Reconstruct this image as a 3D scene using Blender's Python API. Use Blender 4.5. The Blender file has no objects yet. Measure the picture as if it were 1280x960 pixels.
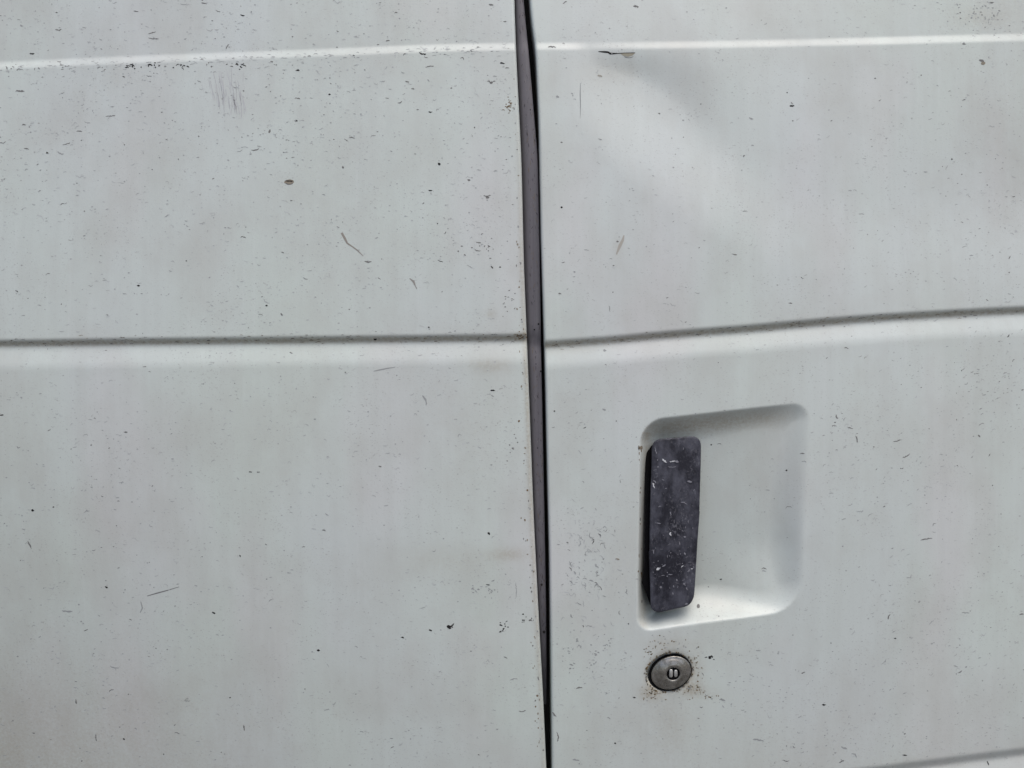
import bpy, math, random
import numpy as np

# ------------------------------------------------------------------ camera, sky, sun, exposure
S = 0.0005                       # metres on the van's skin per photo pixel
LENS, SENSOR = 26.0, 36.0
D = S * 1280 * LENS / SENSOR     # camera distance to the skin
Z0 = 1.05                        # height of the picture's centre above the ground
scene = bpy.context.scene
cam_d = bpy.data.cameras.new("camera")
cam_d.lens = LENS; cam_d.sensor_width = SENSOR
cam_d.clip_start = 0.01; cam_d.clip_end = 500
cam = bpy.data.objects.new("camera", cam_d)
cam.location = (0, -D, Z0); cam.rotation_euler = (math.radians(90), 0, 0)
scene.collection.objects.link(cam); scene.camera = cam

SUN_EL, SUN_AZ = math.radians(62), math.radians(24)      # azimuth: 0 = behind the camera, + = to the right
world = bpy.data.worlds.new("World"); scene.world = world; world.use_nodes = True
wn = world.node_tree.nodes; wl = world.node_tree.links
bg = wn["Background"]
sky = wn.new("ShaderNodeTexSky"); sky.sky_type = 'NISHITA'; sky.sun_disc = False
sky.sun_elevation = SUN_EL; sky.sun_rotation = math.pi - SUN_AZ
sky.air_density = 1.0; sky.dust_density = 4.0; sky.ozone_density = 1.0
wl.new(sky.outputs[0], bg.inputs[0]); bg.inputs[1].default_value = 0.10
sun_d = bpy.data.lights.new("sun", 'SUN'); sun_d.energy = 1.0; sun_d.angle = math.radians(50)
sun_d.color = (1.0, 0.97, 0.93)
sun = bpy.data.objects.new("sun", sun_d)
sun.rotation_euler = (math.radians(90) - SUN_EL, 0, SUN_AZ)
sun.location = (0, -3, 4)
scene.collection.objects.link(sun)
vs = scene.view_settings
vs.view_transform = 'Standard'; vs.look = 'None'; vs.gamma = 1.0; vs.exposure = 0.58
vs.use_curve_mapping = False

rng = np.random.default_rng(7)
random.seed(7)

# ------------------------------------------------------------------ materials
def new_mat(name):
    m = bpy.data.materials.new(name); m.use_nodes = True
    return m, m.node_tree.nodes, m.node_tree.links, m.node_tree.nodes["Principled BSDF"]

def mixc(N, L, fac, a, b, mode='MIX'):
    n = N.new("ShaderNodeMix"); n.data_type = 'RGBA'; n.blend_type = mode
    for sock, v in ((n.inputs[0], fac), (n.inputs[6], a), (n.inputs[7], b)):
        if hasattr(v, "is_linked"): L.new(v, sock)
        else: sock.default_value = v
    return n.outputs[2]

def noise(N, L, vec, scale, detail=3, rough=0.5):
    n = N.new("ShaderNodeTexNoise"); n.inputs["Scale"].default_value = scale
    n.inputs["Detail"].default_value = detail; n.inputs["Roughness"].default_value = rough
    L.new(vec, n.inputs["Vector"]); return n.outputs["Fac"]

def ramp(N, L, fac, p0, p1, v0=0.0, v1=1.0):
    n = N.new("ShaderNodeMapRange"); n.clamp = True
    L.new(fac, n.inputs[0])
    for i, v in zip((1, 2, 3, 4), (p0, p1, v0, v1)): n.inputs[i].default_value = v
    return n.outputs[0]

def mapping(N, L, vec, scale, rot=(0, 0, 0)):
    n = N.new("ShaderNodeMapping"); n.inputs["Scale"].default_value = scale
    n.inputs["Rotation"].default_value = rot
    L.new(vec, n.inputs["Vector"]); return n.outputs[0]

def mul(N, L, a, b):
    n = N.new("ShaderNodeMath"); n.operation = 'MULTIPLY'
    for s, v in zip(n.inputs, (a, b)):
        if hasattr(v, "is_linked"): L.new(v, s)
        else: s.default_value = v
    return n.outputs[0]

def make_paint():
    m, N, L, P = new_mat("weathered_white_paint")
    pos = N.new("ShaderNodeNewGeometry").outputs["Position"]
    col = (0.60, 0.635, 0.635, 1)
    # broad uneven tint of old paint: faintly green, faintly pink
    t = noise(N, L, mapping(N, L, pos, (9, 9, 4)), 1.0, 2)
    c = mixc(N, L, ramp(N, L, t, 0.35, 0.65), (0.588, 0.630, 0.618, 1), (0.585, 0.645, 0.602, 1))
    t2 = noise(N, L, mapping(N, L, pos, (14, 14, 6), (0.3, 0, 0.4)), 1.0, 2)
    c = mixc(N, L, ramp(N, L, t2, 0.52, 0.72, 0, 0.6), c, (0.620, 0.617, 0.617, 1))
    # rain streaks, running down
    s = noise(N, L, mapping(N, L, pos, (130, 130, 3.5)), 1.0, 4, 0.6)
    c = mixc(N, L, ramp(N, L, s, 0.40, 0.80, 0.0, 0.22), c, (0.47, 0.49, 0.47, 1))
    s2 = noise(N, L, mapping(N, L, pos, (330, 330, 5)), 1.0, 3, 0.6)
    c = mixc(N, L, ramp(N, L, s2, 0.58, 0.76, 0.0, 0.15), c, (0.70, 0.73, 0.73, 1))
    # dust film in cloudy patches
    d = noise(N, L, mapping(N, L, pos, (22, 22, 17)), 1.0, 6, 0.62)
    c = mixc(N, L, ramp(N, L, d, 0.42, 0.72, 0.0, 0.45), c, (0.46, 0.46, 0.425, 1))
    # tiny specks of road dirt, broken up by a patch mask
    f = noise(N, L, mapping(N, L, pos, (700, 700, 1100)), 1.0, 3, 0.7)
    pm = noise(N, L, mapping(N, L, pos, (30, 30, 30), (0.5, 0.2, 0)), 1.0, 3)
    fs = mul(N, L, ramp(N, L, f, 0.60, 0.74), ramp(N, L, pm, 0.36, 0.60, 0.25, 0.95))
    c = mixc(N, L, fs, c, (0.30, 0.30, 0.29, 1))
    # brown dirt and rust, plus light falloff painted into two corners (per-vertex mask times noise)
    g = N.new("ShaderNodeAttribute"); g.attribute_name = "grime_and_falloff"
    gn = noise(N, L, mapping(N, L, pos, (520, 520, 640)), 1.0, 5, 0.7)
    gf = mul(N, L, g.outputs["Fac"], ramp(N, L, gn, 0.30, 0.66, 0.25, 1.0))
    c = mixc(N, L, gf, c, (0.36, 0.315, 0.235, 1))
    L.new(c, P.inputs["Base Color"])
    r = noise(N, L, mapping(N, L, pos, (60, 60, 25)), 1.0, 5, 0.65)
    L.new(ramp(N, L, r, 0.3, 0.7, 0.30, 0.48), P.inputs["Roughness"])
    P.inputs["Specular IOR Level"].default_value = 0.45
    b = N.new("ShaderNodeBump"); b.inputs["Strength"].default_value = 0.10; b.inputs["Distance"].default_value = 0.0004
    L.new(noise(N, L, mapping(N, L, pos, (480, 480, 480)), 1.0, 4, 0.6), b.inputs["Height"])
    L.new(b.outputs[0], P.inputs["Normal"])
    return m

def make_chip_mat():
    m, N, L, P = new_mat("chips_and_dirt")
    a = N.new("ShaderNodeAttribute"); a.attribute_name = "chip_colour"
    L.new(a.outputs["Color"], P.inputs["Base Color"])
    P.inputs["Roughness"].default_value = 0.75; P.inputs["Specular IOR Level"].default_value = 0.2
    return m

def make_plastic():
    m, N, L, P = new_mat("worn_black_plastic")
    pos = N.new("ShaderNodeNewGeometry").outputs["Position"]
    w = noise(N, L, mapping(N, L, pos, (105, 105, 66)), 1.0, 8, 0.66)
    c = mixc(N, L, ramp(N, L, w, 0.42, 0.66), (0.015, 0.015, 0.023, 1), (0.078, 0.080, 0.102, 1))
    f = noise(N, L, mapping(N, L, pos, (650, 650, 520)), 1.0, 4, 0.7)
    pm = noise(N, L, mapping(N, L, pos, (90, 90, 60), (0.4, 0, 0.3)), 1.0, 3)
    c = mixc(N, L, mul(N, L, ramp(N, L, f, 0.52, 0.72), ramp(N, L, pm, 0.44, 0.66, 0.04, 0.55)), c, (0.26, 0.26, 0.29, 1))
    L.new(c, P.inputs["Base Color"])
    L.new(ramp(N, L, f, 0.3, 0.7, 0.42, 0.62), P.inputs["Roughness"])
    P.inputs["Specular IOR Level"].default_value = 0.35
    b = N.new("ShaderNodeBump"); b.inputs["Strength"].default_value = 0.2; b.inputs["Distance"].default_value = 0.0004
    L.new(f, b.inputs["Height"]); L.new(b.outputs[0], P.inputs["Normal"])
    return m

def make_rubber():
    m, N, L, P = new_mat("grey_rubber")
    pos = N.new("ShaderNodeNewGeometry").outputs["Position"]
    w = noise(N, L, mapping(N, L, pos, (500, 500, 14)), 1.0, 4, 0.6)
    c = mixc(N, L, ramp(N, L, w, 0.3, 0.7), (0.110, 0.104, 0.119, 1), (0.150, 0.142, 0.158, 1))
    f = noise(N, L, mapping(N, L, pos, (900, 900, 700)), 1.0, 3, 0.7)
    c = mixc(N, L, ramp(N, L, f, 0.62, 0.75, 0, 0.5), c, (0.05, 0.045, 0.05, 1))
    L.new(c, P.inputs["Base Color"]); P.inputs["Roughness"].default_value = 0.6
    return m

def make_metal():
    m, N, L, P = new_mat("dull_lock_metal")
    pos = N.new("ShaderNodeNewGeometry").outputs["Position"]
    w = noise(N, L, mapping(N, L, pos, (260, 260, 260)), 1.0, 6, 0.7)
    c = mixc(N, L, ramp(N, L, w, 0.35, 0.7), (0.33, 0.32, 0.295, 1), (0.13, 0.12, 0.10, 1))
    L.new(c, P.inputs["Base Color"]); P.inputs["Metallic"].default_value = 0.75
    L.new(ramp(N, L, w, 0.3, 0.7, 0.18, 0.36), P.inputs["Roughness"])
    b = N.new("ShaderNodeBump"); b.inputs["Strength"].default_value = 0.25; b.inputs["Distance"].default_value = 0.0003
    L.new(w, b.inputs["Height"]); L.new(b.outputs[0], P.inputs["Normal"])
    return m

def plain(name, col, rough=0.6, metal=0.0):
    m, N, L, P = new_mat(name)
    pos = N.new("ShaderNodeNewGeometry").outputs["Position"]
    w = noise(N, L, mapping(N, L, pos, (300, 300, 300)), 1.0, 4, 0.6)
    a = tuple(v * 0.8 for v in col) + (1,); b = tuple(v * 1.2 for v in col) + (1,)
    L.new(mixc(N, L, w, a, b), P.inputs["Base Color"])
    P.inputs["Roughness"].default_value = rough; P.inputs["Metallic"].default_value = metal
    return m

PAINT = make_paint(); CHIP = make_chip_mat(); PLASTIC = make_plastic()
RUBBER = make_rubber(); METAL = make_metal()
BLACK = plain("black_plastic", (0.006, 0.006, 0.007), 0.8)
for m_ in (BLACK,): m_.node_tree.nodes['Principled BSDF'].inputs['Specular IOR Level'].default_value = 0.12
BRIGHT = plain("bright_steel", (0.45, 0.45, 0.43), 0.35, 0.6)
CAVITY = plain("dark_cavity", (0.004, 0.004, 0.004), 0.9)

# ------------------------------------------------------------------ helpers
VAN = bpy.data.objects.new("van", None); scene.collection.objects.link(VAN)
VAN.empty_display_size = 0.2
VAN["label"] = "weathered white van side with dented door, black pull handle and round lock"
VAN["category"] = "van"

def link(name, verts, faces, mat, parent, smooth=True, attrs=None, colours=None, kind=None):
    me = bpy.data.meshes.new(name)
    verts = np.asarray(verts, dtype=np.float32)
    if isinstance(faces, np.ndarray):
        me.vertices.add(len(verts)); me.vertices.foreach_set("co", verts.ravel())
        n = len(faces); k = faces.shape[1]
        me.loops.add(n * k); me.loops.foreach_set("vertex_index", faces.astype(np.int32).ravel())
        me.polygons.add(n); me.polygons.foreach_set("loop_start", np.arange(0, n * k, k, dtype=np.int32))
        me.update(calc_edges=True)
    else:
        me.from_pydata([tuple(map(float, v)) for v in verts], [], faces)
    me.validate()
    me.polygons.foreach_set("use_smooth", [smooth] * len(me.polygons))
    if attrs:
        for k_, v in attrs.items():
            a = me.attributes.new(k_, 'FLOAT', 'POINT'); a.data.foreach_set("value", np.asarray(v, dtype=np.float32))
    if colours is not None:
        a = me.attributes.new("chip_colour", 'FLOAT_COLOR', 'POINT')
        c = np.ones((len(verts), 4), dtype=np.float32); c[:, :3] = colours
        a.data.foreach_set("color", c.ravel())
    me.materials.append(mat)
    o = bpy.data.objects.new(name, me); scene.collection.objects.link(o)
    o.parent = parent
    if kind: o["kind"] = kind
    return o

def X_(px): return (np.asarray(px, dtype=float) - 640) * S
def Z_(py): return Z0 + (480 - np.asarray(py, dtype=float)) * S
def PX(x): return x / S + 640
def PY(z): return 480 - (z - Z0) / S
def pt(px, py, y):               # a point y metres behind the skin that lies on the sight line of a photo pixel
    k = (D + y) / D
    return ((px - 640) * S * k, y, Z0 + (480 - py) * S * k)

def curve(pts, smooth=40):
    xs = np.array([p[0] for p in pts], float); ys = np.array([p[1] for p in pts], float)
    g = np.arange(-1400, 3000, 4.0)
    s0 = (ys[1] - ys[0]) / (xs[1] - xs[0]); s1 = (ys[-1] - ys[-2]) / (xs[-1] - xs[-2])
    v = np.interp(g, xs, ys)
    v = np.where(g < xs[0], ys[0] + s0 * (g - xs[0]), v)
    v = np.where(g > xs[-1], ys[-1] + s1 * (g - xs[-1]), v)
    n = max(1, int(smooth / 4))
    k = np.hanning(2 * n + 3)[1:-1]; k /= k.sum()
    v = np.convolve(np.pad(v, n, mode='edge'), k, mode='valid')
    return lambda t: np.interp(t, g, v)

def sstep(t):
    t = np.clip(t, 0, 1); return t * t * (3 - 2 * t)

# ------------------------------------------------------------------ pressed lines, measured on the van
left_edge = curve([(-300, 640), (0, 643), (60, 645), (200, 652), (330, 655), (480, 661), (640, 667), (760, 673), (870, 679), (960, 683), (1300, 700)], 50)
door_edge = curve([(-300, 652), (0, 662), (30, 665), (62, 669.5), (150, 673.5), (300, 676.5), (430, 680.5), (480, 682), (600, 684.5), (700, 687), (850, 689), (960, 690), (1300, 693)], 30)
seal_edge = curve([(-300, 635), (0, 655), (60, 661), (100, 664.5), (140, 668), (200, 673), (300, 675), (440, 677), (560, 679.5), (700, 682.5), (850, 685.5), (960, 687), (1300, 690)], 30)
l_ridge = curve([(-400, 105), (0, 82), (150, 75), (300, 69.5), (400, 66), (500, 61.5), (580, 59), (660, 58)], 80)
l_groove = curve([(-400, 434), (0, 429), (200, 426.5), (400, 424.5), (660, 421.5)], 80)
d_ridge = curve([(660, 58), (760, 57.5), (900, 55.5), (1000, 53.5), (1100, 51), (1280, 46.5), (1700, 36)], 60)
d_groove = curve([(670, 431), (760, 425), (850, 416.5), (930, 411), (1000, 404.5), (1080, 398), (1180, 392), (1280, 387), (1700, 372)], 60)
d_low = curve([(660, 1010), (900, 983), (1100, 962), (1200, 949), (1280, 939), (1700, 897)], 60)

def ridge(py, c, depth, w=9.0):          # skin above the line lies deeper; a soft step faces the sky
    return depth * (1 - sstep((py - c + w / 2) / w))
def groove(py, c, depth, w_in=9.0, w_out=30.0):   # sharp turn inwards facing down, long slope back out facing up
    s = 0
    for o in (-2.6, -1.3, 0, 1.3, 2.6):
        a = sstep((py + o - c + w_in / 2) / w_in)
        t = np.clip((py + o * 1.7 - c - w_in / 2) / w_out, 0, 1)
        s = s + a * (1 - t * (1.25 - 0.25 * t))
    return depth * s / 5

def bow(px, py):                         # the sheet's own gentle curvature
    x = (px - 640) * S; z = (480 - py) * S
    rz = np.interp(px, [0, 640, 1280], [1.05, 2.6, 2.8])
    zz = np.clip(z, -0.33, 0.33); xx = np.clip(x, -0.45, 0.45)
    return 0.5 * (xx * xx / 2.6 + np.where(z < 0, zz * zz / rz, zz * zz / 3.5))

def h_left(px, py):
    h = bow(px, py) + ridge(py, l_ridge(px), 0.0026, 11) * np.interp(px, [0, 520, 650], [1.0, 0.85, 0.55]) + groove(py, l_groove(px), 0.0034, 7.5, 26)
    h = h + 0.0008 * np.sin(px / 170.0 + 1.0) * np.cos(py / 140.0)
    return h

def recess(px, py):
    """0 outside .. 1 on the floor, and the floor depth"""
    fl = np.interp(px, [800, 1005], [0.0185, 0.0064]) * np.clip(1 + 0.40 * (py - 650) / 130, 0.5, 1.5) * (1 - 0.62 * sstep((px - 870) / 120) * sstep((py - 670) / 100))   # floor depth, ramping out to the right
    k = fl / 0.0175
    top = py - (521.5 - (px - 830) * 0.110)
    bot = (788.5 - (px - 815) * 0.135) - py
    lef = px - (799.5 - (py - 560) * 0.016)
    rig = (1013 - (py - 525) * 0.040) - px
    tl = ((px - 799) + (py - 552) * 1.0) * 0.7071
    def corner(a, b, R):
        return np.where((a < R) & (b < R), R - np.hypot(R - np.minimum(a, R), R - np.minimum(b, R)), 1e9)
    d = np.minimum(np.minimum(top, bot), np.minimum(lef, rig))
    d = np.minimum(d, np.minimum(np.minimum(corner(top, lef, 30), corner(top, rig, 24)), np.minimum(corner(bot, lef, 20), corner(bot, rig, 40))))
    sides = ((top, 64 * k + 2), (bot, 56 * k + 3), (lef, 16.0), (rig, 48.0))
    ws = [np.exp(-np.clip(v, 0, 200) / 20.0) + 1e-12 for v, _ in sides]
    w = sum(a_ * b_[1] for a_, b_ in zip(ws, sides)) / sum(ws)
    return np.clip(d / w, 0, 1), fl, (ws[3] * 0.20 + (ws[0] + ws[1] + ws[2]) * 0.05) / sum(ws)

LOCK = (836.5, 840.0); LA, LB, LANG = 27.5, 22.0, math.radians(22)
def lock_q(px, py):
    dx = px - LOCK[0]; dy = -(py - LOCK[1])
    u = dx * math.cos(LANG) + dy * math.sin(LANG); v = -dx * math.sin(LANG) + dy * math.cos(LANG)
    return np.sqrt((u / LA) ** 2 + (v / LB) ** 2)

dent_a = curve([(700, 0), (712, 0), (750, 2.3), (800, 4.2), (860, 4.8), (905, 3.8), (950, 2.3), (1050, 1.0), (1150, 0), (1400, 0)], 16)
dent_v = curve([(700, 78), (760, 88), (810, 106), (850, 136), (890, 172), (930, 195), (1000, 240), (1400, 250)], 40)
dent_b = curve([(700, 140), (740, 185), (800, 245), (860, 282), (905, 300), (950, 335), (1150, 375), (1400, 376)], 40)
def h_door(px, py):
    h = bow(px, py) + ridge(py, d_ridge(px), 0.0025, 11) * np.interp(px, [670, 720, 800, 950], [0.4, 0.6, 0.9, 1.0])
    h = h + groove(py, d_groove(px), 0.0038, 8.5, 24) * np.interp(px, [670, 900, 1280], [0.75, 0.95, 1.05])
    h = h + groove(py, d_low(px), 0.0032, 8, 26)
    # the dent under the upper line: the lower sheet is pushed back level with the upper one and comes out again below
    A = dent_a(px); yr = d_ridge(px); yv = dent_v(px); yb = dent_b(px)
    p0 = 1.3 / np.maximum(A, 1.5)
    f = (p0 + (1 - p0) * sstep((py - yr) / np.maximum(yv - yr, 10))) * (1 - sstep((py - yv) / (yb - yv)))
    h = h + np.clip(A, 0, 6) * 0.001 * f * sstep((py - yr + 5.5) / 11)
    # the sheet is pushed in towards the right as well
    h = h + 0.0032 * sstep((px - 950) / 380.0) * np.exp(-((py - 270) / 115) ** 2) * sstep((py - d_ridge(px)) / 60.0) * sstep((d_groove(px) - py) / 150.0)
    # soft waviness of knocked sheet metal
    h = h + 0.0007 * np.sin(px / 120.0) * np.cos(py / 150.0 + 0.6) + 0.0005 * np.sin((px + py) / 95.0)
    r, fl, e = recess(px, py)
    lip = np.sqrt(r * r + e ** 2) - e
    f = 1 - (1 - np.clip(lip / (np.sqrt(1 + e * e) - e), 0, 1)) ** 1.9
    return h + fl * f
def lock_pit(px, py):
    q = lock_q(px, py)
    return 0.005 * (1 - sstep((q - 0.97) / 0.06)) + 0.0004 * np.exp(-((q - 1) / 0.2) ** 2)

# dirt masks, with light falloff towards two corners painted in
def blob(px, py, cx, cy, rx, ry): return np.exp(-((px - cx) / rx) ** 2 - ((py - cy) / ry) ** 2)
def g_left(px, py):
    c = l_groove(px)
    g = 0.85 * np.exp(-((py - c - 1) / 4.2) ** 2)
    g += 0.9 * blob(px, py, 651, 421, 9, 5)
    g += 0.42 * blob(px, py, 612, 457, 24, 9) + 0.5 * blob(px, py, 634, 693, 24, 8) + 0.18 * blob(px, py, 560, 700, 60, 16) + 0.10 * blob(px, py, 560, 520, 70, 60) + 0.4 * blob(px, py, 614, 392, 6, 6)
    e = left_edge(py) - px
    g += 0.65 * np.exp(-((e - 3) / 3.5) ** 2) * np.interp(py, [120, 300, 500, 900], [0.1, 0.7, 1.0, 0.7])
    g += 0.58 * blob(px, py, -40, 1000, 340, 180)  # light falloff towards the lower-left corner, painted in as brown tint
    return np.clip(g, 0, 1)
def g_door(px, py):
    c = d_groove(px)
    g = 0.85 * np.exp(-((py - c - 1) / 4.5) ** 2) + 0.2 * np.exp(-((py - c - 9) / 5) ** 2) * blob(px, py, 725, 440, 60, 60)
    q = lock_q(px, py)
    g += 0.55 * np.exp(-((q - 1.05) / 0.16) ** 2)
    g += 0.85 * blob(px, py, 814, 866, 13, 9) + 0.8 * blob(px, py, 864, 861, 15, 8) + 0.2 * blob(px, py, 885, 868, 22, 8) + 0.35 * blob(px, py, 836, 806, 30, 10) + 0.4 * blob(px, py, 868, 836, 12, 20) + 0.22 * blob(px, py, 836, 900, 26, 46)
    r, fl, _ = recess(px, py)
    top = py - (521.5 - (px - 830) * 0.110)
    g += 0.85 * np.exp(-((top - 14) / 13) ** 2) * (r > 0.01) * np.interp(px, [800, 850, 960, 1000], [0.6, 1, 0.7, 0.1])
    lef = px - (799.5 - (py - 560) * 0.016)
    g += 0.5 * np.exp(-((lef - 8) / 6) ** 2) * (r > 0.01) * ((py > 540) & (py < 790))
    g += 0.18 * blob(px, py, 1000, 975, 330, 80) + 0.16 * blob(px, py, 1340, 120, 190, 240) + 0.25 * blob(px, py, 1225, 22, 40, 14)  # middle term paints in light falloff at the upper right; the others are dirt
    g += 0.25 * blob(px, py, 772, 308, 6, 14) + 0.25 * blob(px, py, 775, 90, 28, 14)
    g += 0.15 * np.exp(-((py - d_low(px)) / 8) ** 2)
    return np.clip(g, 0, 1)

# ------------------------------------------------------------------ the two pressed skins
zr = np.concatenate([np.arange(0.30, 0.79, 0.03), np.arange(0.79, 1.312, 0.0007), np.arange(1.33, 1.75, 0.03)])
def grid(edge, sign, us, hfun, gfun, radius, flange, pit=None):
    us = np.unique(np.round(us, 6))
    rows = PY(zr)
    ex = X_(edge(rows))                                   # edge position per row
    cols_u = np.concatenate([np.zeros(len(flange)), us])
    extra = np.concatenate([np.asarray(flange)[::-1], np.zeros(len(us))])
    Xg = ex[:, None] + sign * cols_u[None, :]
    Zg = np.repeat(zr[:, None], len(cols_u), 1)
    px, py = PX(Xg), PY(Zg)
    Y = hfun(px, py)
    k = (D + Y) / D; Xg = Xg * k; Zg = Z0 + (Zg - Z0) * k
    if pit: Y = Y + pit(px, py)
    uu = np.clip(radius - cols_u, 0, None)
    Y = Y + (radius - np.sqrt(np.clip(radius ** 2 - uu ** 2, 0, None)))[None, :] + extra[None, :]
    g = gfun(px, py) * (extra[None, :] == 0)
    V = np.stack([Xg, Y, Zg], -1).reshape(-1, 3)
    nr, nc = Xg.shape
    i = np.arange(nr * nc).reshape(nr, nc)
    a, b, c, d = i[:-1, :-1], i[:-1, 1:], i[1:, 1:], i[1:, :-1]
    F = np.stack([a, b, c, d] if sign > 0 else [a, d, c, b], -1).reshape(-1, 4)
    return V, F, g.ravel(), px.ravel(), py.ravel()

fl_d = np.array([0.0006, 0.002, 0.006, 0.014, 0.024])
usL = np.concatenate([np.arange(0, 0.006, 0.0003), np.arange(0.006, 0.03, 0.001), np.arange(0.03, 0.37, 0.002), np.arange(0.39, 1.25, 0.04)])
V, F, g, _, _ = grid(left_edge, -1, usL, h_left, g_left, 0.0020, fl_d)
side_panel = link("side_panel", V, F, PAINT, VAN, attrs={"grime_and_falloff": g})
side_panel["label"] = "speckled white side panel left of the gap"

usD = np.concatenate([np.arange(0, 0.005, 0.0003), np.arange(0.005, 0.056, 0.0009), np.arange(0.056, 0.172, 0.0006), np.arange(0.172, 0.34, 0.0015), np.arange(0.36, 1.25, 0.04)])
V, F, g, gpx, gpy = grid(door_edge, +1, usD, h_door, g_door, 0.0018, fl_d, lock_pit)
# the pressed handle recess is a piece of its own: cut where the sheet is flat around it
cx = gpx[F].mean(1); cy = gpy[F].mean(1)
top = cy - (521.5 - (cx - 830) * 0.110); bot = (788.5 - (cx - 815) * 0.135) - cy
lef = cx - (799.5 - (cy - 560) * 0.016); rig = (1013 - (cy - 525) * 0.040) - cx
ins = (np.minimum(np.minimum(top, bot), np.minimum(lef, rig)) > -3) & (V[F][:, :, 1].max(1) < 0.06)
def sub(mask):
    f = F[mask]; u, inv = np.unique(f, return_inverse=True)
    return V[u], inv.reshape(f.shape), g[u]
v1, f1, g1 = sub(~ins); door = link("door", v1, f1, PAINT, VAN, attrs={"grime_and_falloff": g1})
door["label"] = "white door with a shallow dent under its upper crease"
v1, f1, g1 = sub(ins); link("handle_recess", v1, f1, PAINT, door, attrs={"grime_and_falloff": g1})

# ------------------------------------------------------------------ rubber seal in the gap, and the dark frame behind it
rows = np.arange(-260, 1250, 8.0)
prof = [(0.0, 0.005), (0.08, 0.0030), (0.18, 0.0010), (0.28, 0.0001), (0.5, -0.0003), (0.75, -0.0004), (0.93, -0.0003), (0.985, 0.0), (1.0, 0.0006), (1.0, 0.006), (0.98, 0.016)]
V = []; F = []
def seal_depth(py):
    dep = float(np.interp(py, [-50, 60, 200, 640, 760, 830, 890], [0.0085, 0.0070, 0.0055, 0.0060, 0.0085, 0.015, 0.026]))
    dep += float(h_left(np.array(650.0), np.array(float(py))) * 0.9)
    return dep
for py in rows:
    dep = seal_depth(py)
    a = float(X_(left_edge(py))) - 0.0001; b = float(X_(seal_edge(py)))
    b = max(b, a + 0.002)
    for t, o in prof: V.append((a + (b - a) * t, dep + o, Z0 + (float(Z_(py)) - Z0) * (D + dep) / D))
n = len(prof)
for r in range(len(rows) - 1):
    for k in range(n - 1):
        F.append((r * n + k, r * n + n + k, r * n + n + k + 1, r * n + k + 1))
SEAL = link("rubber_seal", V, F, RUBBER, VAN)
V = [(x, y, z) for x in (-0.06, 0.08) for y in (0.030, 0.045) for z in (0.3, 1.75)]
F = [(0, 1, 3, 2), (4, 6, 7, 5), (0, 4, 5, 1), (2, 3, 7, 6), (0, 2, 6, 4), (1, 5, 7, 3)]
link("door_frame", V, F, CAVITY, VAN, smooth=False)

# ------------------------------------------------------------------ pull handle
def rounded(corners):
    """corners: (px, py, radius) in order -> outline points"""
    out = []
    m = len(corners)
    for i, (x, y, r) in enumerate(corners):
        p = np.array([x, y], float)
        a = np.array(corners[i - 1][:2], float) - p; b = np.array(corners[(i + 1) % m][:2], float) - p
        a /= np.linalg.norm(a); b /= np.linalg.norm(b)
        half = math.acos(max(-1, min(1, a @ b))) / 2
        t = r / math.tan(half)
        p0, p1 = p + a * t, p + b * t
        for s in np.linspace(0, 1, 9):
            out.append((1 - s) ** 2 * p0 + 2 * s * (1 - s) * p + s * s * p1)
    res = []
    for i, p in enumerate(out):                              # subdivide long sides
        q = out[(i + 1) % len(out)]; k = max(1, int(np.linalg.norm(q - p) / 9))
        for s in range(k): res.append(p + (q - p) * s / k)
    return np.array(res)

def slab(name, outline, y_front, y_back, bev, mat, parent, dome=0.0, jitter=0.0, tilt=(0, 0)):
    c = outline.mean(0); n = len(outline)
    V = []; rings = []
    jit = np.interp(np.arange(n), np.arange(0, n, 3), rng.normal(0, jitter, len(np.arange(0, n, 3))), period=n) if jitter else np.zeros(n)
    d = outline - c; L = np.linalg.norm(d, axis=1, keepdims=True)
    base = c + d / L * (L + jit[:, None])
    steps = [(0.0, y_back)]
    for a in np.linspace(0, math.pi / 2, 5): steps.append((bev * (1 - math.cos(a)), y_front + bev * S * (1 - math.sin(a))))
    for inset, y in steps:
        k = base + (c - base) / np.linalg.norm(c - base, axis=1, keepdims=True) * inset
        rings.append([(p, y) for p in k])
    inner = np.array([p for p, _ in rings[-1]])
    for s in (0.85, 0.65, 0.4, 0.15): rings.append([(c + (p - c) * s, y_front - dome * (1 - s * s)) for p in inner])
    for R in rings:
        for p, y in R:
            yy = y + tilt[0] * (p[0] - c[0]) * S + tilt[1] * (p[1] - c[1]) * S
            V.append(pt(p[0], p[1], yy))
    F = []
    for r in range(len(rings) - 1):
        for k in range(n):
            k2 = (k + 1) % n
            F.append((r * n + k, r * n + k2, (r + 1) * n + k2, (r + 1) * n + k))
    F.append(tuple((len(rings) - 1) * n + k for k in range(n)))
    F.append(tuple(reversed(range(n))))
    return link(name, V, F, mat, parent)

grip_outline = rounded([(815, 549, 15), (876.5, 544, 13), (874.5, 640, 60), (867, 757, 20), (813.5, 768.5, 12), (811, 690, 40)])
HY = 0.0050
grip = slab("handle_grip", grip_outline, HY, HY + 0.006, 2.2, PLASTIC, door, dome=0.0009, jitter=0.42, tilt=(0.02, 0.0))
grip["label"] = "black plastic pull handle scuffed with pale scratches"
br_outline = rounded([(815, 556, 4), (840, 556, 4), (838, 757, 4), (813, 757, 3), (807, 740, 2), (802.5, 728, 3), (806, 700, 2), (806.5, 568, 4)])
slab("handle_bracket", br_outline, HY + 0.0050, 0.024, 1.0, BLACK, door)

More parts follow.
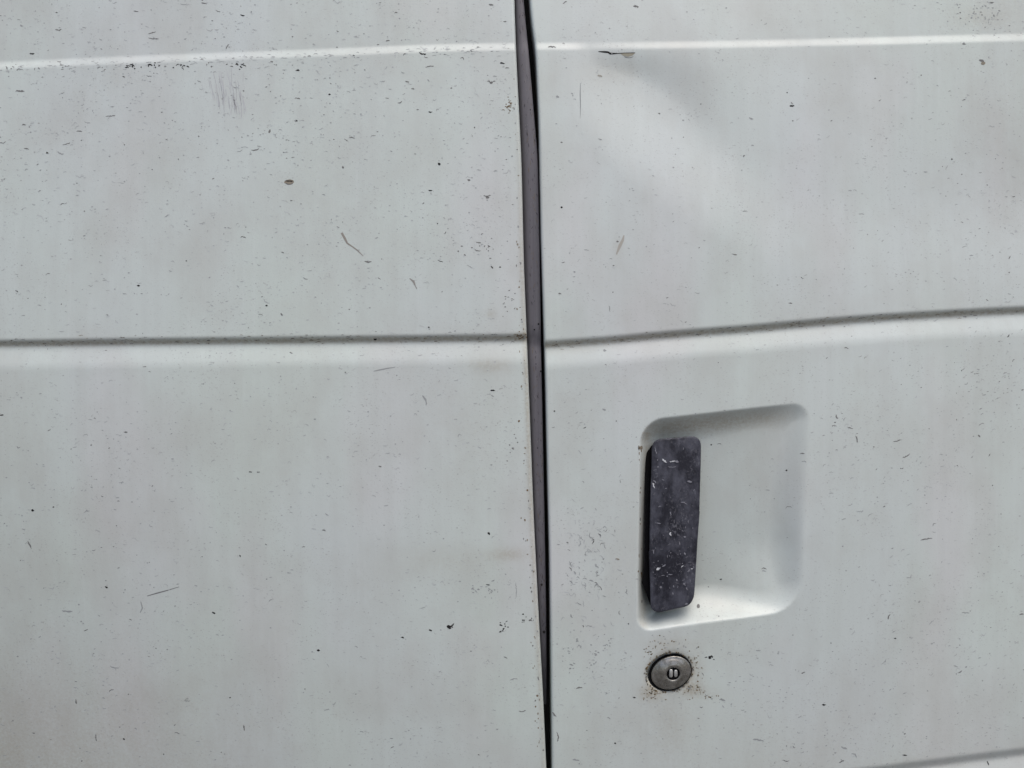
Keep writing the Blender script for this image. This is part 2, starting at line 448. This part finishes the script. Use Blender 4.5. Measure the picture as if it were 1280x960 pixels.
# ------------------------------------------------------------------ lock
ca, sa = math.cos(LANG), math.sin(LANG)
def lock_pt(u, v, y):      # u along the long axis (photo pixels), v across it (up)
    return pt(LOCK[0] + 1.2 + u * ca - v * sa, LOCK[1] + 0.6 - (u * sa + v * ca), y)
base_y = float(h_door(np.array(LOCK[0]), np.array(LOCK[1])))
def lock_depth(u, v): return base_y + 0.0008 + 0.0009 * v / 20 - 0.0004 * u / 26 + (KD * ((u / 25.6) ** 2 + (v / 20.4) ** 2) if KD else 0)
KD = 0.0
def ring_mesh(name, spec, mat, parent, n=72, off=(0, 0), close=False):
    V = []; F = []
    for ra, rb, dy in spec:
        for k in range(n):
            t = 2 * math.pi * k / n
            u, v = off[0] + ra * math.cos(t), off[1] + rb * math.sin(t)
            V.append(lock_pt(u, v, lock_depth(u, v) + dy))
    for r in range(len(spec) - 1):
        for k in range(n):
            k2 = (k + 1) % n; F.append((r * n + k, r * n + k2, (r + 1) * n + k2, (r + 1) * n + k))
    if close: F.append(tuple((len(spec) - 1) * n + k for k in range(n)))
    return link(name, V, F, mat, parent)
KO = (3.0, -3.0)
# black seat ring, then the domed face with the key hole a little low and to the right
ring_mesh("lock_bezel", [(27.9, 22.4, 0.004), (27.9, 22.4, 0.0002), (27.2, 21.8, 0.0001), (26.0, 20.6, 0.0007), (22.0, 17.0, 0.0008), (21.9, 16.9, 0.003)], BLACK, door)
KD = 0.0024
n = 72; spec = [(25.6, 20.4, 0.001), (25.6, 20.4, -0.0024), (25.2, 20.0, -0.0030), (24.0, 18.9, -0.0031), (22.8, 17.9, -0.0029), (20, 15.8, -0.0030), (17.0, 13.8, -0.0030)]
V = []; F = []
FO = (1.0, -0.6)
def add_ring(ra, rb, dy, off):
    for k in range(n):
        t = 2 * math.pi * k / n; u, v = off[0] + ra * math.cos(t), off[1] + rb * math.sin(t)
        V.append(lock_pt(u, v, lock_depth(u, v) + dy))
for ra, rb, dy in spec: add_ring(ra, rb, dy, FO)
for ra, rb, dy in [(13, 11, -0.0030), (9.2, 8.2, -0.0030), (8.5, 7.6, -0.0026), (8.3, 7.4, 0.001)]: add_ring(ra, rb, dy, KO)
R = len(V) // n
for r in range(R - 1):
    for k in range(n):
        k2 = (k + 1) % n; F.append((r * n + k, r * n + k2, (r + 1) * n + k2, (r + 1) * n + k))
lf = link("lock_face", V, F, METAL, door); lf["label"] = "dull grey round lock face"
ring_mesh("keyhole", [(8.2, 7.3, -0.0008), (7.0, 5.6, -0.0006), (1.0, 1.0, -0.0006)], BLACK, door, n=36, off=KO, close=True)
def flap(u0, u1, v0, v1, dy):
    # upright little steel leaf, its top and bottom rounded
    o = []
    for t in np.linspace(0, 2 * math.pi, 20, endpoint=False):
        cu, cv = math.cos(t), math.sin(t)
        o.append(((u0 + u1) / 2 + (u1 - u0) / 2 * math.copysign(abs(cu) ** 0.5, cu), (v0 + v1) / 2 + (v1 - v0) / 2 * math.copysign(abs(cv) ** 0.7, cv)))
    V = []
    for s, d in ((1.0, 0.003), (1.0, 0.0003), (0.75, 0.0)):
        for u, v in o:
            uu = (u0 + u1) / 2 + (u - (u0 + u1) / 2) * s; vv = (v0 + v1) / 2 + (v - (v0 + v1) / 2) * s
            # upright in the picture although the face is turned
            p = (KO[0] + uu * ca + vv * sa, KO[1] - uu * sa + vv * ca)
            V.append(lock_pt(p[0], p[1], lock_depth(*p) + dy + d))
    m = len(o); F = [(r * m + k, r * m + (k + 1) % m, (r + 1) * m + (k + 1) % m, (r + 1) * m + k) for r in range(2) for k in range(m)]
    F.append(tuple(2 * m + k for k in range(m)))
    link("keyhole_flap", V, F, BRIGHT, door)
flap(-5.2, -0.5, -4.6, 6.0, -0.0027)
flap(1.0, 5.4, -4.2, 5.2, -0.0024)

# ------------------------------------------------------------------ chips, flecks and scratches (thin flakes on the skin)
GREY = (0.33, 0.345, 0.345); MID = (0.19, 0.19, 0.185); DARK = (0.022, 0.020, 0.020)
TAN = (0.27, 0.24, 0.19); RUST = (0.17, 0.115, 0.06); PALE = (0.68, 0.70, 0.70)
class Marks:
    def __init__(self, yfun, lift=0.00007): self.V = []; self.F = []; self.C = []; self.yf = yfun; self.lift = lift
    def poly(self, pts, widths, col):
        pts = np.asarray(pts, float); k = len(pts)
        t = np.gradient(pts, axis=0); t /= np.linalg.norm(t, axis=1, keepdims=True) + 1e-9
        nrm = np.stack([-t[:, 1], t[:, 0]], 1); b = len(self.V)
        for i in range(k):
            for s in (-1, 1):
                self.V.append(pts[i] + nrm[i] * widths[i] * s * 0.5); self.C.append(col)
        for i in range(k - 1): self.F.append((b + 2 * i, b + 2 * i + 1, b + 2 * i + 3, b + 2 * i + 2))
    def dash(self, x, y, length, w, ang=0.0, col=MID, bend=0.25, wob=0.12):
        k = max(4, min(14, int(length / 2) + 3))
        s = np.linspace(-0.5, 0.5, k)
        off = bend * (s * s * 4 - 0.5) * length * 0.5 + rng.normal(0, wob, k) * min(length, 8) * 0.4
        ca_, sa_ = math.cos(ang), math.sin(ang)
        p = np.stack([x + s * length * ca_ - off * sa_, y + s * length * sa_ + off * ca_], 1)
        wd = w * (0.25 + 0.75 * np.sqrt(np.clip(1 - (2 * s) ** 2, 0, 1))) * rng.uniform(0.6, 1.3, k)
        self.poly(p, wd, col)
    def spot(self, x, y, rx, ry, col=DARK, jit=0.3, ang=0.0):
        k = 9; b = len(self.V); ca_, sa_ = math.cos(ang), math.sin(ang)
        self.V.append(np.array([x, y])); self.C.append(col)
        for i in range(k):
            t = 2 * math.pi * i / k; q = 1 + rng.uniform(-jit, jit)
            u, v = rx * q * math.cos(t), ry * q * math.sin(t)
            self.V.append(np.array([x + u * ca_ - v * sa_, y + u * sa_ + v * ca_])); self.C.append(col)
        for i in range(k): self.F.append((b, b + 1 + i, b + 1 + (i + 1) % k))
    def cluster(self, x, y, rx, ry, n_, col=DARK, lmin=1.2, lmax=4, ang=0.0):
        for _ in range(n_):
            a, b = rng.normal(0, 0.5, 2)
            if rng.random() < 0.5: self.dash(x + a * rx, y + b * ry, rng.uniform(lmin, lmax), rng.uniform(0.8, 1.7), ang + rng.normal(0, 0.5), col)
            else: self.spot(x + a * rx, y + b * ry, rng.uniform(0.6, 1.4), rng.uniform(0.5, 1.0), col)
    def build(self, name, parent, mat=None):
        P = np.array(self.V); y = self.yf(P[:, 0], P[:, 1]) - self.lift
        k = (D + y) / D
        V = np.stack([X_(P[:, 0]) * k, y, Z0 + (Z_(P[:, 1]) - Z0) * k], 1)
        return link(name, V, self.F, mat or CHIP, parent, smooth=False, colours=np.array(self.C), kind="stuff")

def tone(k=1.0):
    r = rng.random()
    base = np.array(GREY) if r < 0.87 else np.array(MID) if r < 0.98 else np.array(DARK) * 2
    if r < 0.87: base = base * rng.uniform(0.9, 1.5)
    return tuple(base * rng.uniform(0.85, 1.15))

LM = Marks(h_left)
# scattered flecks, denser towards the top
cnt = 0
while cnt < 2300:
    px, py = rng.uniform(-250, 640), rng.uniform(-120, 1080)
    dens = 0.42 + 0.5 * np.exp(-((py - 110) / 160) ** 2) + 0.25 * np.exp(-((py - 800) / 150) ** 2) * (px < 250)
    dens *= 0.45 + 0.55 * (0.5 + 0.5 * math.sin(px / 61.0 + 2 * math.sin(py / 83.0)) * math.cos(py / 47.0 + px / 113))
    if py > 560 and px > 250: dens *= 0.55
    if rng.random() > dens ** 1.6 * 1.4 or px > left_edge(py) - 5: continue
    cnt += 1
    if rng.random() < 0.62: LM.dash(px, py, min(12, rng.lognormal(1.05, 0.5)), rng.uniform(0.6, 1.25), rng.normal(0.02, 0.35), tone(), rng.normal(0, 0.3))
    else: LM.spot(px, py, rng.uniform(0.45, 1.1), rng.uniform(0.4, 0.9), tone())
for x, y, rx, n_ in [(163, 83, 13, 12), (195, 82, 13, 9), (227, 83, 11, 9), (299, 83, 11, 12), (340, 80, 6, 4), (47, 84, 5, 4), (78, 83, 6, 4), (20, 86, 10, 4), (258, 81, 8, 3), (124, 84, 9, 3)]:
    LM.cluster(x, y, rx, 3.5, n_, DARK if n_ > 8 else MID, 1.5, 5)
for x, y, l, w, a, c in [
    (73, 37, 8, 1.4, 0, MID), (25, 114, 11, 2.4, .05, MID), (372, 88, 5, 2, .1, DARK), (319, 187, 10, 1.2, -.2, MID), (138, 145, 12, 1.3, -.1, MID), (83, 180, 10, 1.2, -.3, MID),
    (99, 164, 7, 1.2, 0, MID), (30, 156, 5, 1.6, 0, MID), (33, 186, 6, 1.8, .1, MID), (59, 191, 3, 2, .3, DARK), (370, 151, 4, 1.8, 0, DARK), (372, 123, 7, 1.2, .1, MID), (284, 58, 7, 1.3, -1, MID),
    (255, 4, 7, 1.5, .1, MID), (303, 19, 6, 1.5, .2, DARK), (190, 41, 10, 1.2, -.3, MID), (192, 48, 13, 1.3, .05, MID), (170, 14, 6, 1.4, .1, MID), (40, 67, 6, 1.6, 0, DARK), (27, 32, 4, 1.8, .4, GREY), (337, 164, 5, 2, -1.2, MID),
    (614, 6, 6, 2, .1, MID), (631, 27, 4, 1.6, 0, MID), (528, 67, 9, 2, .2, DARK), (537, 83, 11, 1.3, -.1, MID), (628, 79, 6, 2.2, .15, DARK), (634, 85, 5, 1.4, 0, MID), (509, 102, 5, 1.8, .3, MID), (516, 111, 4, 1.8, .2, MID), (564, 110, 3, 1.8, 0, MID),
    (522, 137, 3, 2, 0, MID), (538, 140, 5, 1.3, 0, DARK), (429, 209, 3, 2.4, 1.2, MID), (586, 225, 4, 2, .2, MID), (538, 238, 5, 1.4, 0, DARK), (440, 172, 7, 1.2, .1, MID), (412, 118, 3, 2, 0, DARK), (500, 128, 6, 1.2, -.4, MID),
    (460, 327, 9, 2.2, .05, MID), (469, 424, 4, 2.2, 0, DARK), (531, 500, 13, 2.2, 1.15, GREY), (616, 488, 6, 1.7, .05, DARK), (536, 409, 2.5, 2, 0, DARK), (615, 334, 4, 1.6, .9, DARK), (625, 334, 2.5, 2, 0, DARK), (597, 313, 8, 1.4, .2, MID), (598, 303, 7, 1.2, .2, MID),
    (611, 667, 4, 2.6, .8, DARK), (610, 731, 5, 1.6, .1, DARK), (632, 822, 5, 1.4, .4, MID), (653, 889, 9, 1.3, -.1, MID), (642, 849, 10, 1.2, -.2, GREY), (673, 848, 5, 1.8, 1.3, MID), (645, 738, 20, .8, 1.55, GREY),
    (37, 681, 11, 1.5, 1.1, MID), (267, 766, 5, 2.2, .5, DARK), (133, 734, 4, 2, .4, DARK), (305, 910, 7, 1.6, 1.4, MID), (95, 877, 6, 1.8, 1.5, MID), (155, 924, 3, 2.2, .6, DARK), (120, 922, 9, 1.4, 1.5, MID), (398, 813, 4, 2.4, .2, DARK), (84, 764, 13, 2, .1, GREY), (139, 863, 7, 1.4, -.4, MID),
    (143, 834, 12, 1.2, .2, GREY), (21, 364, 4, 2, .6, DARK), (157, 540, 5, 1.8, .1, MID), (173, 357, 4, 1.8, 0, DARK), (333, 382, 3, 2, 0, DARK), (352, 393, 4, 2.4, .9, MID), (2, 519, 5, 1.4, 0, DARK), (313, 590, 4, 1.6, 0, DARK), (323, 590, 4, 1.6, 0, MID), (41, 638, 4, 2.4, .2, DARK), (300, 695, 3, 2, 1.2, DARK), (503, 797, 4, 1.6, .3, DARK), (538, 788, 4, 2, .4, DARK), (405, 663, 5, 1.4, .3, MID), (475, 583, 4, 1.4, .3, MID)]:
    LM.dash(x, y, l, w, a, c, rng.normal(0, 0.2), 0.08)
def vee(M, x, y, w, c):
    M.dash(x - w * .3, y - 1, w * .6, 1.3, .35, c); M.dash(x + w * .3, y - 1.2, w * .6, 1.3, -.4, c); M.spot(x, y + .4, 2.2, 1.6, c)
vee(LM, 614, 103, 9, MID); vee(LM, 609, 246, 8, MID)
LM.spot(549, 205, 1.8, 1.6, DARK, .15); LM.spot(562, 784, 3.6, 3.2, DARK, .35); LM.dash(566, 781, 5, 1.6, -.9, DARK)
LM.cluster(633, 782, 7, 6, 11, DARK, 1.5, 4); LM.cluster(655, 774, 4, 5, 6, DARK, 1.2, 3); LM.cluster(663, 776, 4, 4, 4, MID)
LM.cluster(592, 738, 8, 8, 8, GREY); LM.cluster(612, 742, 10, 8, 12, GREY); LM.cluster(600, 310, 22, 14, 14, MID, 1.5, 4)
LM.cluster(636, 134, 5, 9, 13, RUST, 2, 5); LM.cluster(637, 130, 5, 8, 8, TAN, 2, 4)
LM.cluster(650, 421, 9, 4, 16, RUST, 1.5, 4); LM.cluster(640, 560, 6, 20, 8, MID); LM.cluster(638, 375, 10, 16, 14, MID, 1, 3)
# crescent chip
LM.spot(361.5, 227.5, 6.2, 3.2, TAN, .08); LM.dash(361.5, 226.4, 11, 1.7, 0.02, DARK, .0, .03); LM.dash(361.5, 229.6, 10, 1.3, 0.0, MID, -.35, .03)
# scratches
LM.poly([(427, 291), (431, 298), (434, 304), (440, 308), (447, 313), (454, 320)], [2.6, 3, 2.2, 1.6, 1.6, .6], (0.30, 0.28, 0.25))
LM.poly([(512, 348), (517, 352), (519, 357), (521, 361)], [1, 3, 1.2, 1], (0.3, 0.29, 0.27))
LM.poly([(467, 464), (474, 462.5), (484, 460.5), (494, 459)], [.8, 1.6, 1.4, .6], GREY)
LM.poly([(184, 745), (196, 741.5), (209, 738), (224, 733.5)], [.8, 1.4, 1.2, .5], (0.2, 0.2, 0.2))
LM.poly([(176, 752), (178, 760), (175, 766)], [1, 1.6, .8], GREY)
# vertical rub marks under the ridge
for k in range(46):
    x = rng.choice([262, 272, 279, 292, 301]) + rng.normal(0, 4.5)
    LM.dash(x, rng.uniform(95, 138), rng.uniform(8, 26), rng.uniform(.5, 1.1), 1.45 + rng.normal(0, .10), tuple(np.array((0.49, 0.505, 0.52)) * rng.uniform(.9, 1.1)), 0.05, 0.03)
for _ in range(3800):
    px, py = rng.uniform(-200, 640), rng.uniform(-60, 1020)
    if px > left_edge(py) - 5 or rng.random() > 0.35 + 0.65 * (0.5 + 0.5 * math.sin(px / 43 + math.cos(py / 37) * 2)) * (1.0 if py < 440 else .6): continue
    c_ = tuple(np.array((0.46, 0.48, 0.48)) * rng.uniform(.72, 1.1))
    if rng.random() < .6: LM.dash(px, py, rng.uniform(1.5, 6), rng.uniform(.4, .8), rng.normal(0, .3), c_, rng.normal(0, .4), .2)
    else: LM.spot(px, py, rng.uniform(.5, 1.3), rng.uniform(.4, .9), c_)
# dirt crumbs along the fold and along the groove
for py in rng.uniform(90, 950, 90): LM.spot(left_edge(py) - abs(rng.normal(5, 3)) - 2.5, py, rng.uniform(.4, 1.2), rng.uniform(.5, 1.6), random.choice([TAN, RUST, MID, GREY]))
for px in rng.uniform(-100, 650, 150): LM.dash(px, l_groove(px) + rng.normal(0, 3.0), rng.uniform(1.5, 6), rng.uniform(.5, 1.0), 0, random.choice([TAN, MID, (0.2, .18, .15)]))
for px in rng.uniform(-100, 640, 160): LM.dash(px, l_ridge(px) + abs(rng.normal(4, 4)), rng.uniform(1.5, 6), rng.uniform(.5, 1.1), 0, tone())
LM.build("paint_chips", side_panel)

DM = Marks(h_door)
cnt = 0
while cnt < 1500:
    px, py = rng.uniform(690, 1500), rng.uniform(-120, 1080)
    dens = 0.16
    dens += 0.75 * np.exp(-((px - 1260) / 100) ** 2 - ((py - 480) / 90) ** 2) + 0.45 * np.exp(-((px - 1270) / 90) ** 2 - ((py - 180) / 140) ** 2)
    dens += 0.8 * np.exp(-((px - 738) / 28) ** 2 - ((py - 735) / 85) ** 2) + 0.4 * np.exp(-((px - 980) / 230) ** 2 - ((py - 900) / 70) ** 2)
    dens += 0.5 * np.exp(-((px - 1225) / 40) ** 2 - ((py - 18) / 18) ** 2) + 0.4 * np.exp(-((px - 1100) / 120) ** 2 - ((py - 540) / 70) ** 2)
    dens += 0.35 * np.exp(-((px - 1180) / 110) ** 2 - ((py - 810) / 60) ** 2)
    dens *= 0.4 + 0.6 * (0.5 + 0.5 * math.sin(px / 37.0 + 2 * math.sin(py / 51.0)) * math.cos(py / 29.0 + px / 83))
    r_, _, _ = recess(np.array(px), np.array(py))
    if r_ > 0.02: dens = 0.10 if px > 880 else 0
    if rng.random() > dens ** 1.4 * 1.2 or px < door_edge(py) + 8 or lock_q(px, py) < 1.1: continue
    cnt += 1
    tilt = -0.45 if (px > 1000 and py > 380) else 0.0
    if rng.random() < 0.6: DM.dash(px, py, min(10, rng.lognormal(0.95, 0.5)), rng.uniform(0.6, 1.2), rng.normal(tilt, 0.35), tone(), rng.normal(0, 0.3))
    else: DM.spot(px, py, rng.uniform(0.45, 1.0), rng.uniform(0.4, 0.9), tone())
for x, y, l, w, a, c in [
    (795, 8, 7, 2.2, .1, MID), (706, 3, 6, 1.4, -.6, MID), (690, 58.5, 10, 1.5, .05, MID), (697, 121, 4, 2.6, .4, GREY), (750, 95, 6, 2.6, .2, (0.34, .33, .29)), (702, 178, 3, 1.8, 0, MID), (750, 174, 5, 1.5, .3, GREY), (702, 259, 2.6, 2.4, 0, DARK), (715, 117, 3, 2, .5, GREY),
    (990, 132.5, 6, 2.2, 0, DARK), (990, 129, 4, 1.2, .8, MID), (1227, 76, 7, 2.6, .4, MID), (1205, 55, 5, 2, .1, MID), (824, 142, 3, 2, .3, MID), (939, 148, 6, 1.4, .4, GREY), (930, 195, 3, 2.4, -.8, MID), (1190, 199, 2, 2, 0, DARK), (1094, 98, 2.5, 1.8, 0, MID), (1240, 3, 5, 2, 0, MID), (991, 151, 2, 1.6, 0, MID),
    (762, 386, 8, 1.2, 1.4, GREY), (700, 367, 4, 2, .1, MID), (704, 328, 4, 1.5, -.2, MID), (718, 340, 3, 1.8, 0, GREY), (918, 318, 7, 1.3, .25, MID), (772, 302, 3, 2.2, 0, MID), (767, 332, 2.5, 1.8, 0, MID), (756, 438, 4, 2.6, .3, GREY), (693, 514, 2, 1.8, 0, DARK), (755, 512, 5, 2, .4, GREY),
    (772, 699, 5, 2.6, .3, TAN), (724, 860, 8, 1.6, -.1, MID), (693, 893, 8, 1.6, .9, MID), (793, 872, 4, 1.6, .1, DARK), (769, 929, 2.5, 1.8, .4, DARK), (697, 921, 12, 1.5, 1.5, MID), (720, 950, 9, 2, .1, GREY),
    (1158, 674, 15, 1.3, -.15, MID), (955, 711, 7, 1.2, .05, MID), (955, 714, 6, 1, .1, GREY), (901, 724, 3, 2, 0, DARK), (1111, 771, 7, 1.6, 1.9, MID), (1119, 798, 3, 1.6, 0, DARK), (1030, 881, 5, 1.9, .05, DARK), (1131, 944, 6, 1.6, .1, DARK), (1235, 954, 6, 1.6, 1.2, DARK), (1052, 952, 7, 1.6, -.5, MID), (1207, 766, 10, 1.2, .05, GREY),
    (1277, 768, 6, 1.3, -.2, MID), (1004, 841, 5, 1.6, -.4, MID), (1200, 840, 6, 1.5, -.5, MID), (1195, 833, 6, 1.2, .4, GREY), (903, 875, 8, 2.2, .2, GREY), (948, 925, 14, 2, .15, GREY), (1055, 935, 8, 2, .3, GREY), (1068, 944, 8, 1.8, .6, GREY), (912, 853, 3, 1.6, 0, GREY), (948, 813, 6, 1.2, 0, GREY),
    (1206, 396, 5, 1.5, .1, MID), (1058, 435, 6, 1.2, .1, MID), (1071, 549, 9, 1.5, 1.3, MID), (1063, 535, 7, 1.4, .2, MID), (1046, 521, 6, 1.6, 1.2, MID), (1133, 570, 10, 1.4, -.5, MID), (1122, 551, 11, 1.2, -.2, MID), (1224, 545, 4, 1.5, .8, MID), (1003, 567, 6, 1.3, .0, MID), (983, 588, 2.5, 2, 0, DARK), (889, 556, 2, 1.8, 0, DARK), (1005, 577, 6, 1.2, .1, GREY), (988, 379, 5, 1.2, 0, MID)]:
    DM.dash(x, y, l, w, a, c, rng.normal(0, 0.2), 0.08)
for _ in range(3000):
    px, py = rng.uniform(690, 1400), rng.uniform(-60, 1020)
    if px < door_edge(py) + 7 or lock_q(px, py) < 1.1 or recess(np.array(px), np.array(py))[0] > .02: continue
    if rng.random() > 0.3 + (0.6 if px > 1080 or py > 770 else 0) * (0.5 + 0.5 * math.sin(px / 33 + math.cos(py / 37) * 2)): continue
    c_ = tuple(np.array((0.46, 0.48, 0.475)) * rng.uniform(.74, 1.1))
    if rng.random() < .6: DM.dash(px, py, rng.uniform(1.5, 6), rng.uniform(.4, .8), rng.normal(-.2, .4), c_, rng.normal(0, .4), .2)
    else: DM.spot(px, py, rng.uniform(.5, 1.3), rng.uniform(.4, .9), c_)
# cracked paint under the upper line, with a lifted flake
DM.poly([(748, 64.5), (755, 64.8), (760, 65.2), (763, 67), (772, 66.8), (781, 66.2), (794, 66)], [.8, 2.2, 2.4, 2.6, 1, .9, 1.0], DARK)
DM.poly([(775, 66.2), (779, 67.8), (785, 68.6), (790, 67.8), (794, 66)], [.4, 3.2, 4.8, 3.4, .4], (0.36, 0.34, 0.27))
DM.dash(786, 71.3, 12, 1.0, 0, MID, -.3, .02)
DM.poly([(725.5, 104), (725.2, 118), (725.6, 132), (725.2, 148)], [.4, 1.0, .9, .3], (0.25, 0.26, 0.27))
DM.poly([(780, 294), (778.5, 300), (775, 307), (770.5, 318)], [1.2, 3.2, 3.8, 1.6], (0.42, 0.40, 0.36))
DM.cluster(888, 821.5, 7, 5, 7, DARK, 1.5, 5); DM.spot(887, 822, 2, 1.6, DARK)
DM.cluster(1222, 18, 34, 18, 8, MID, 1, 3); DM.cluster(1222, 18, 34, 18, 40, GREY, 1, 3); DM.spot(1229, 79, 3, 2, TAN)
# wrinkled, crackled patch beside the handle
for _ in range(95):
    x, y = 738 + rng.normal(0, 19), 700 + rng.normal(0, 52)
    if x < 700 or x > 785: continue
    DM.dash(x, y, rng.uniform(2.5, 8), rng.uniform(.6, 1.2), rng.choice([0.35, 1.0, 1.4]) + rng.normal(0, .35), tone(), rng.normal(0, .5), .2)
for x, y, a in [(713, 704, 1.3), (715, 711, 1.0), (719, 716, .9), (723, 722, .3), (731, 723.5, .15), (739, 726, .3), (746, 729, .6), (751, 735, 1.1)]: DM.dash(x + rng.normal(0, 1), y, rng.uniform(4, 7), rng.uniform(.8, 1.4), a, random.choice([MID, GREY]), .3)
for x, y in [(712, 812), (724, 806), (745, 815), (760, 806), (716, 832), (740, 830)]: DM.cluster(x, y, 6, 8, 7, GREY, 1.5, 4)
# grit round the lock
for x, y, rx, ry, n_ in [(814, 868, 13, 7, 34), (866, 862, 16, 8, 40), (880, 872, 22, 5, 14), (836, 806, 32, 9, 32), (812, 812, 9, 14, 18), (872, 838, 8, 18, 22)]:
    for _ in range(n_):
        a, b = rng.normal(0, .55, 2); x_, y_ = x + a * rx, y + b * ry
        if lock_q(x_, y_) < 1.06: continue
        DM.spot(x_, y_, rng.uniform(.5, 1.3), rng.uniform(.4, 1.0), random.choice([RUST, TAN, TAN, (0.10, .08, .04), GREY]))
# dirt in the lock's seat
for t in rng.uniform(0, 2 * math.pi, 90):
    q = rng.uniform(1.04, 1.14)
    u, v = LA * q * math.cos(t), LB * q * math.sin(t)
    DM.spot(LOCK[0] + u * ca - v * sa, LOCK[1] - (u * sa + v * ca), rng.uniform(.5, 1.3), rng.uniform(.5, 1.2), random.choice([RUST, MID, (0.12, .1, .06)]))
DM.spot(873, 757.5, 2.2, 2.8, MID, .15)
for px in rng.uniform(690, 1400, 150): DM.dash(px, d_groove(px) + rng.normal(1, 3.2), rng.uniform(1.5, 6), rng.uniform(.5, 1.0), -.08, random.choice([TAN, TAN, MID, (0.2, .18, .15)]))
for py in rng.uniform(250, 760, 40): DM.spot(801 - rng.uniform(-2, 3), max(560, py), rng.uniform(.4, .8), rng.uniform(1, 3), random.choice([TAN, RUST, MID]))
DM.build("paint_chips", door)

# grit and pits on the seal
SM = Marks(lambda px, py: np.array([seal_depth(v) for v in py]) - 0.0004, 0.00006)
for x, y, r in [(673, 405, 1.3), (668, 412, 1.0), (676, 464, 1.2), (677, 731, 1.5), (680, 790, 1.6), (663, 137, .8), (672, 560, .8), (670, 455, .7)]: SM.spot(x, y, r, r * 1.1, DARK, .2)
for _ in range(260):
    y = rng.uniform(0, 800); a_, b_ = float(left_edge(y)), float(seal_edge(y))
    x = a_ + (b_ - a_) * rng.uniform(.35, .92)
    SM.dash(x, y, rng.uniform(1, 7), rng.uniform(.35, .8), 1.5 + rng.normal(0, .25), random.choice([(.05, .045, .05), (.07, .06, .06), (.2, .19, .2), (.16, .13, .1)]), 0, .05)
SM.build("seal_grit", SEAL)

# pale scrapes on the handle
def grip_y(px, py):
    c = grip_outline.mean(0)
    return HY + 0.02 * (px - c[0]) * S - 0.0011
HM = Marks(grip_y, 0.00004)
def hm_dash(x, y, l, w, a, c): HM.dash(x, y, l, w, a, c, rng.normal(0, .15), .1)
WH = (0.55, 0.56, 0.58); LG = (0.22, 0.22, 0.25); LG2 = (0.13, 0.13, 0.15)
for x, y, l, w, a, c in [(830.5, 576, 7, 2.2, .7, WH), (841, 576.5, 8, 1.4, -.1, WH), (846, 577, 5, 2.6, .3, LG), (840, 583.5, 10, .8, .05, LG), (819.5, 563, 9, 1.2, 1.4, LG), (817, 607, 7, 2.0, 1.3, WH), (818.5, 602, 5, 1.4, .8, LG), (862, 602, 6, 2, .2, LG), (855, 629, 9, 1.2, .35, LG),
    (838, 642, 5, 1.6, 1.3, LG), (838.5, 667.5, 5, 1.8, 1.55, WH), (823, 654, 6, 1, .1, LG), (856, 671, 3, 2.2, .2, LG), (823, 711, 5.5, 2.6, -.5, WH), (830, 707, 5, 1.4, -.6, LG), (856, 692, 4, 2, 1.2, LG), (817, 690, 5, 1.2, 1.5, LG), (838, 718, 5, 1.6, .05, LG), (846, 725, 3, 2, 1.4, LG), (853, 708, 4, 1.2, -.6, WH), (861, 713, 5, 1.4, -.9, LG),
    (865, 711, 3, 1.2, 0, WH), (855, 730, 3, 2, .3, LG), (859, 736, 4, 1.4, 1.2, LG), (841, 742, 3, 1.2, 1.3, LG), (826, 734, 3, 2.2, 0, LG), (842, 733, 3, 1.6, 1.3, LG), (858, 755, 4, 1.6, -.2, LG), (836, 548.5, 9, .9, -.1, LG)]:
    hm_dash(x, y, l, w, a, c)
for _ in range(90):
    x = rng.uniform(816, 868); y = rng.choice([rng.normal(700, 28), rng.normal(640, 50)])
    if y < 556 or y > 755: continue
    if rng.random() < .6: HM.spot(x, y, rng.uniform(.35, .9), rng.uniform(.4, 1.0), random.choice([LG, LG2, LG2]))
    else: hm_dash(x, y, rng.uniform(2, 5), rng.uniform(.5, 1.0), rng.uniform(-1.6, 1.6), random.choice([LG, LG2, LG2]))
HM.build("handle_scratches", door)

# ------------------------------------------------------------------ ground the van stands on (below the frame)
gm, N, L, P = new_mat("asphalt")
pos = N.new("ShaderNodeNewGeometry").outputs["Position"]
L.new(mixc(N, L, noise(N, L, mapping(N, L, pos, (40, 40, 40)), 1.0, 6, .7), (0.07, 0.07, 0.068, 1), (0.17, 0.165, 0.16, 1)), P.inputs["Base Color"])
P.inputs["Roughness"].default_value = 0.9
gv = [(-60, -60, 0), (60, -60, 0), (60, 60, 0), (-60, 60, 0)]
gr = link("ground", gv, [(0, 1, 2, 3)], gm, None, smooth=False); gr["kind"] = "structure"
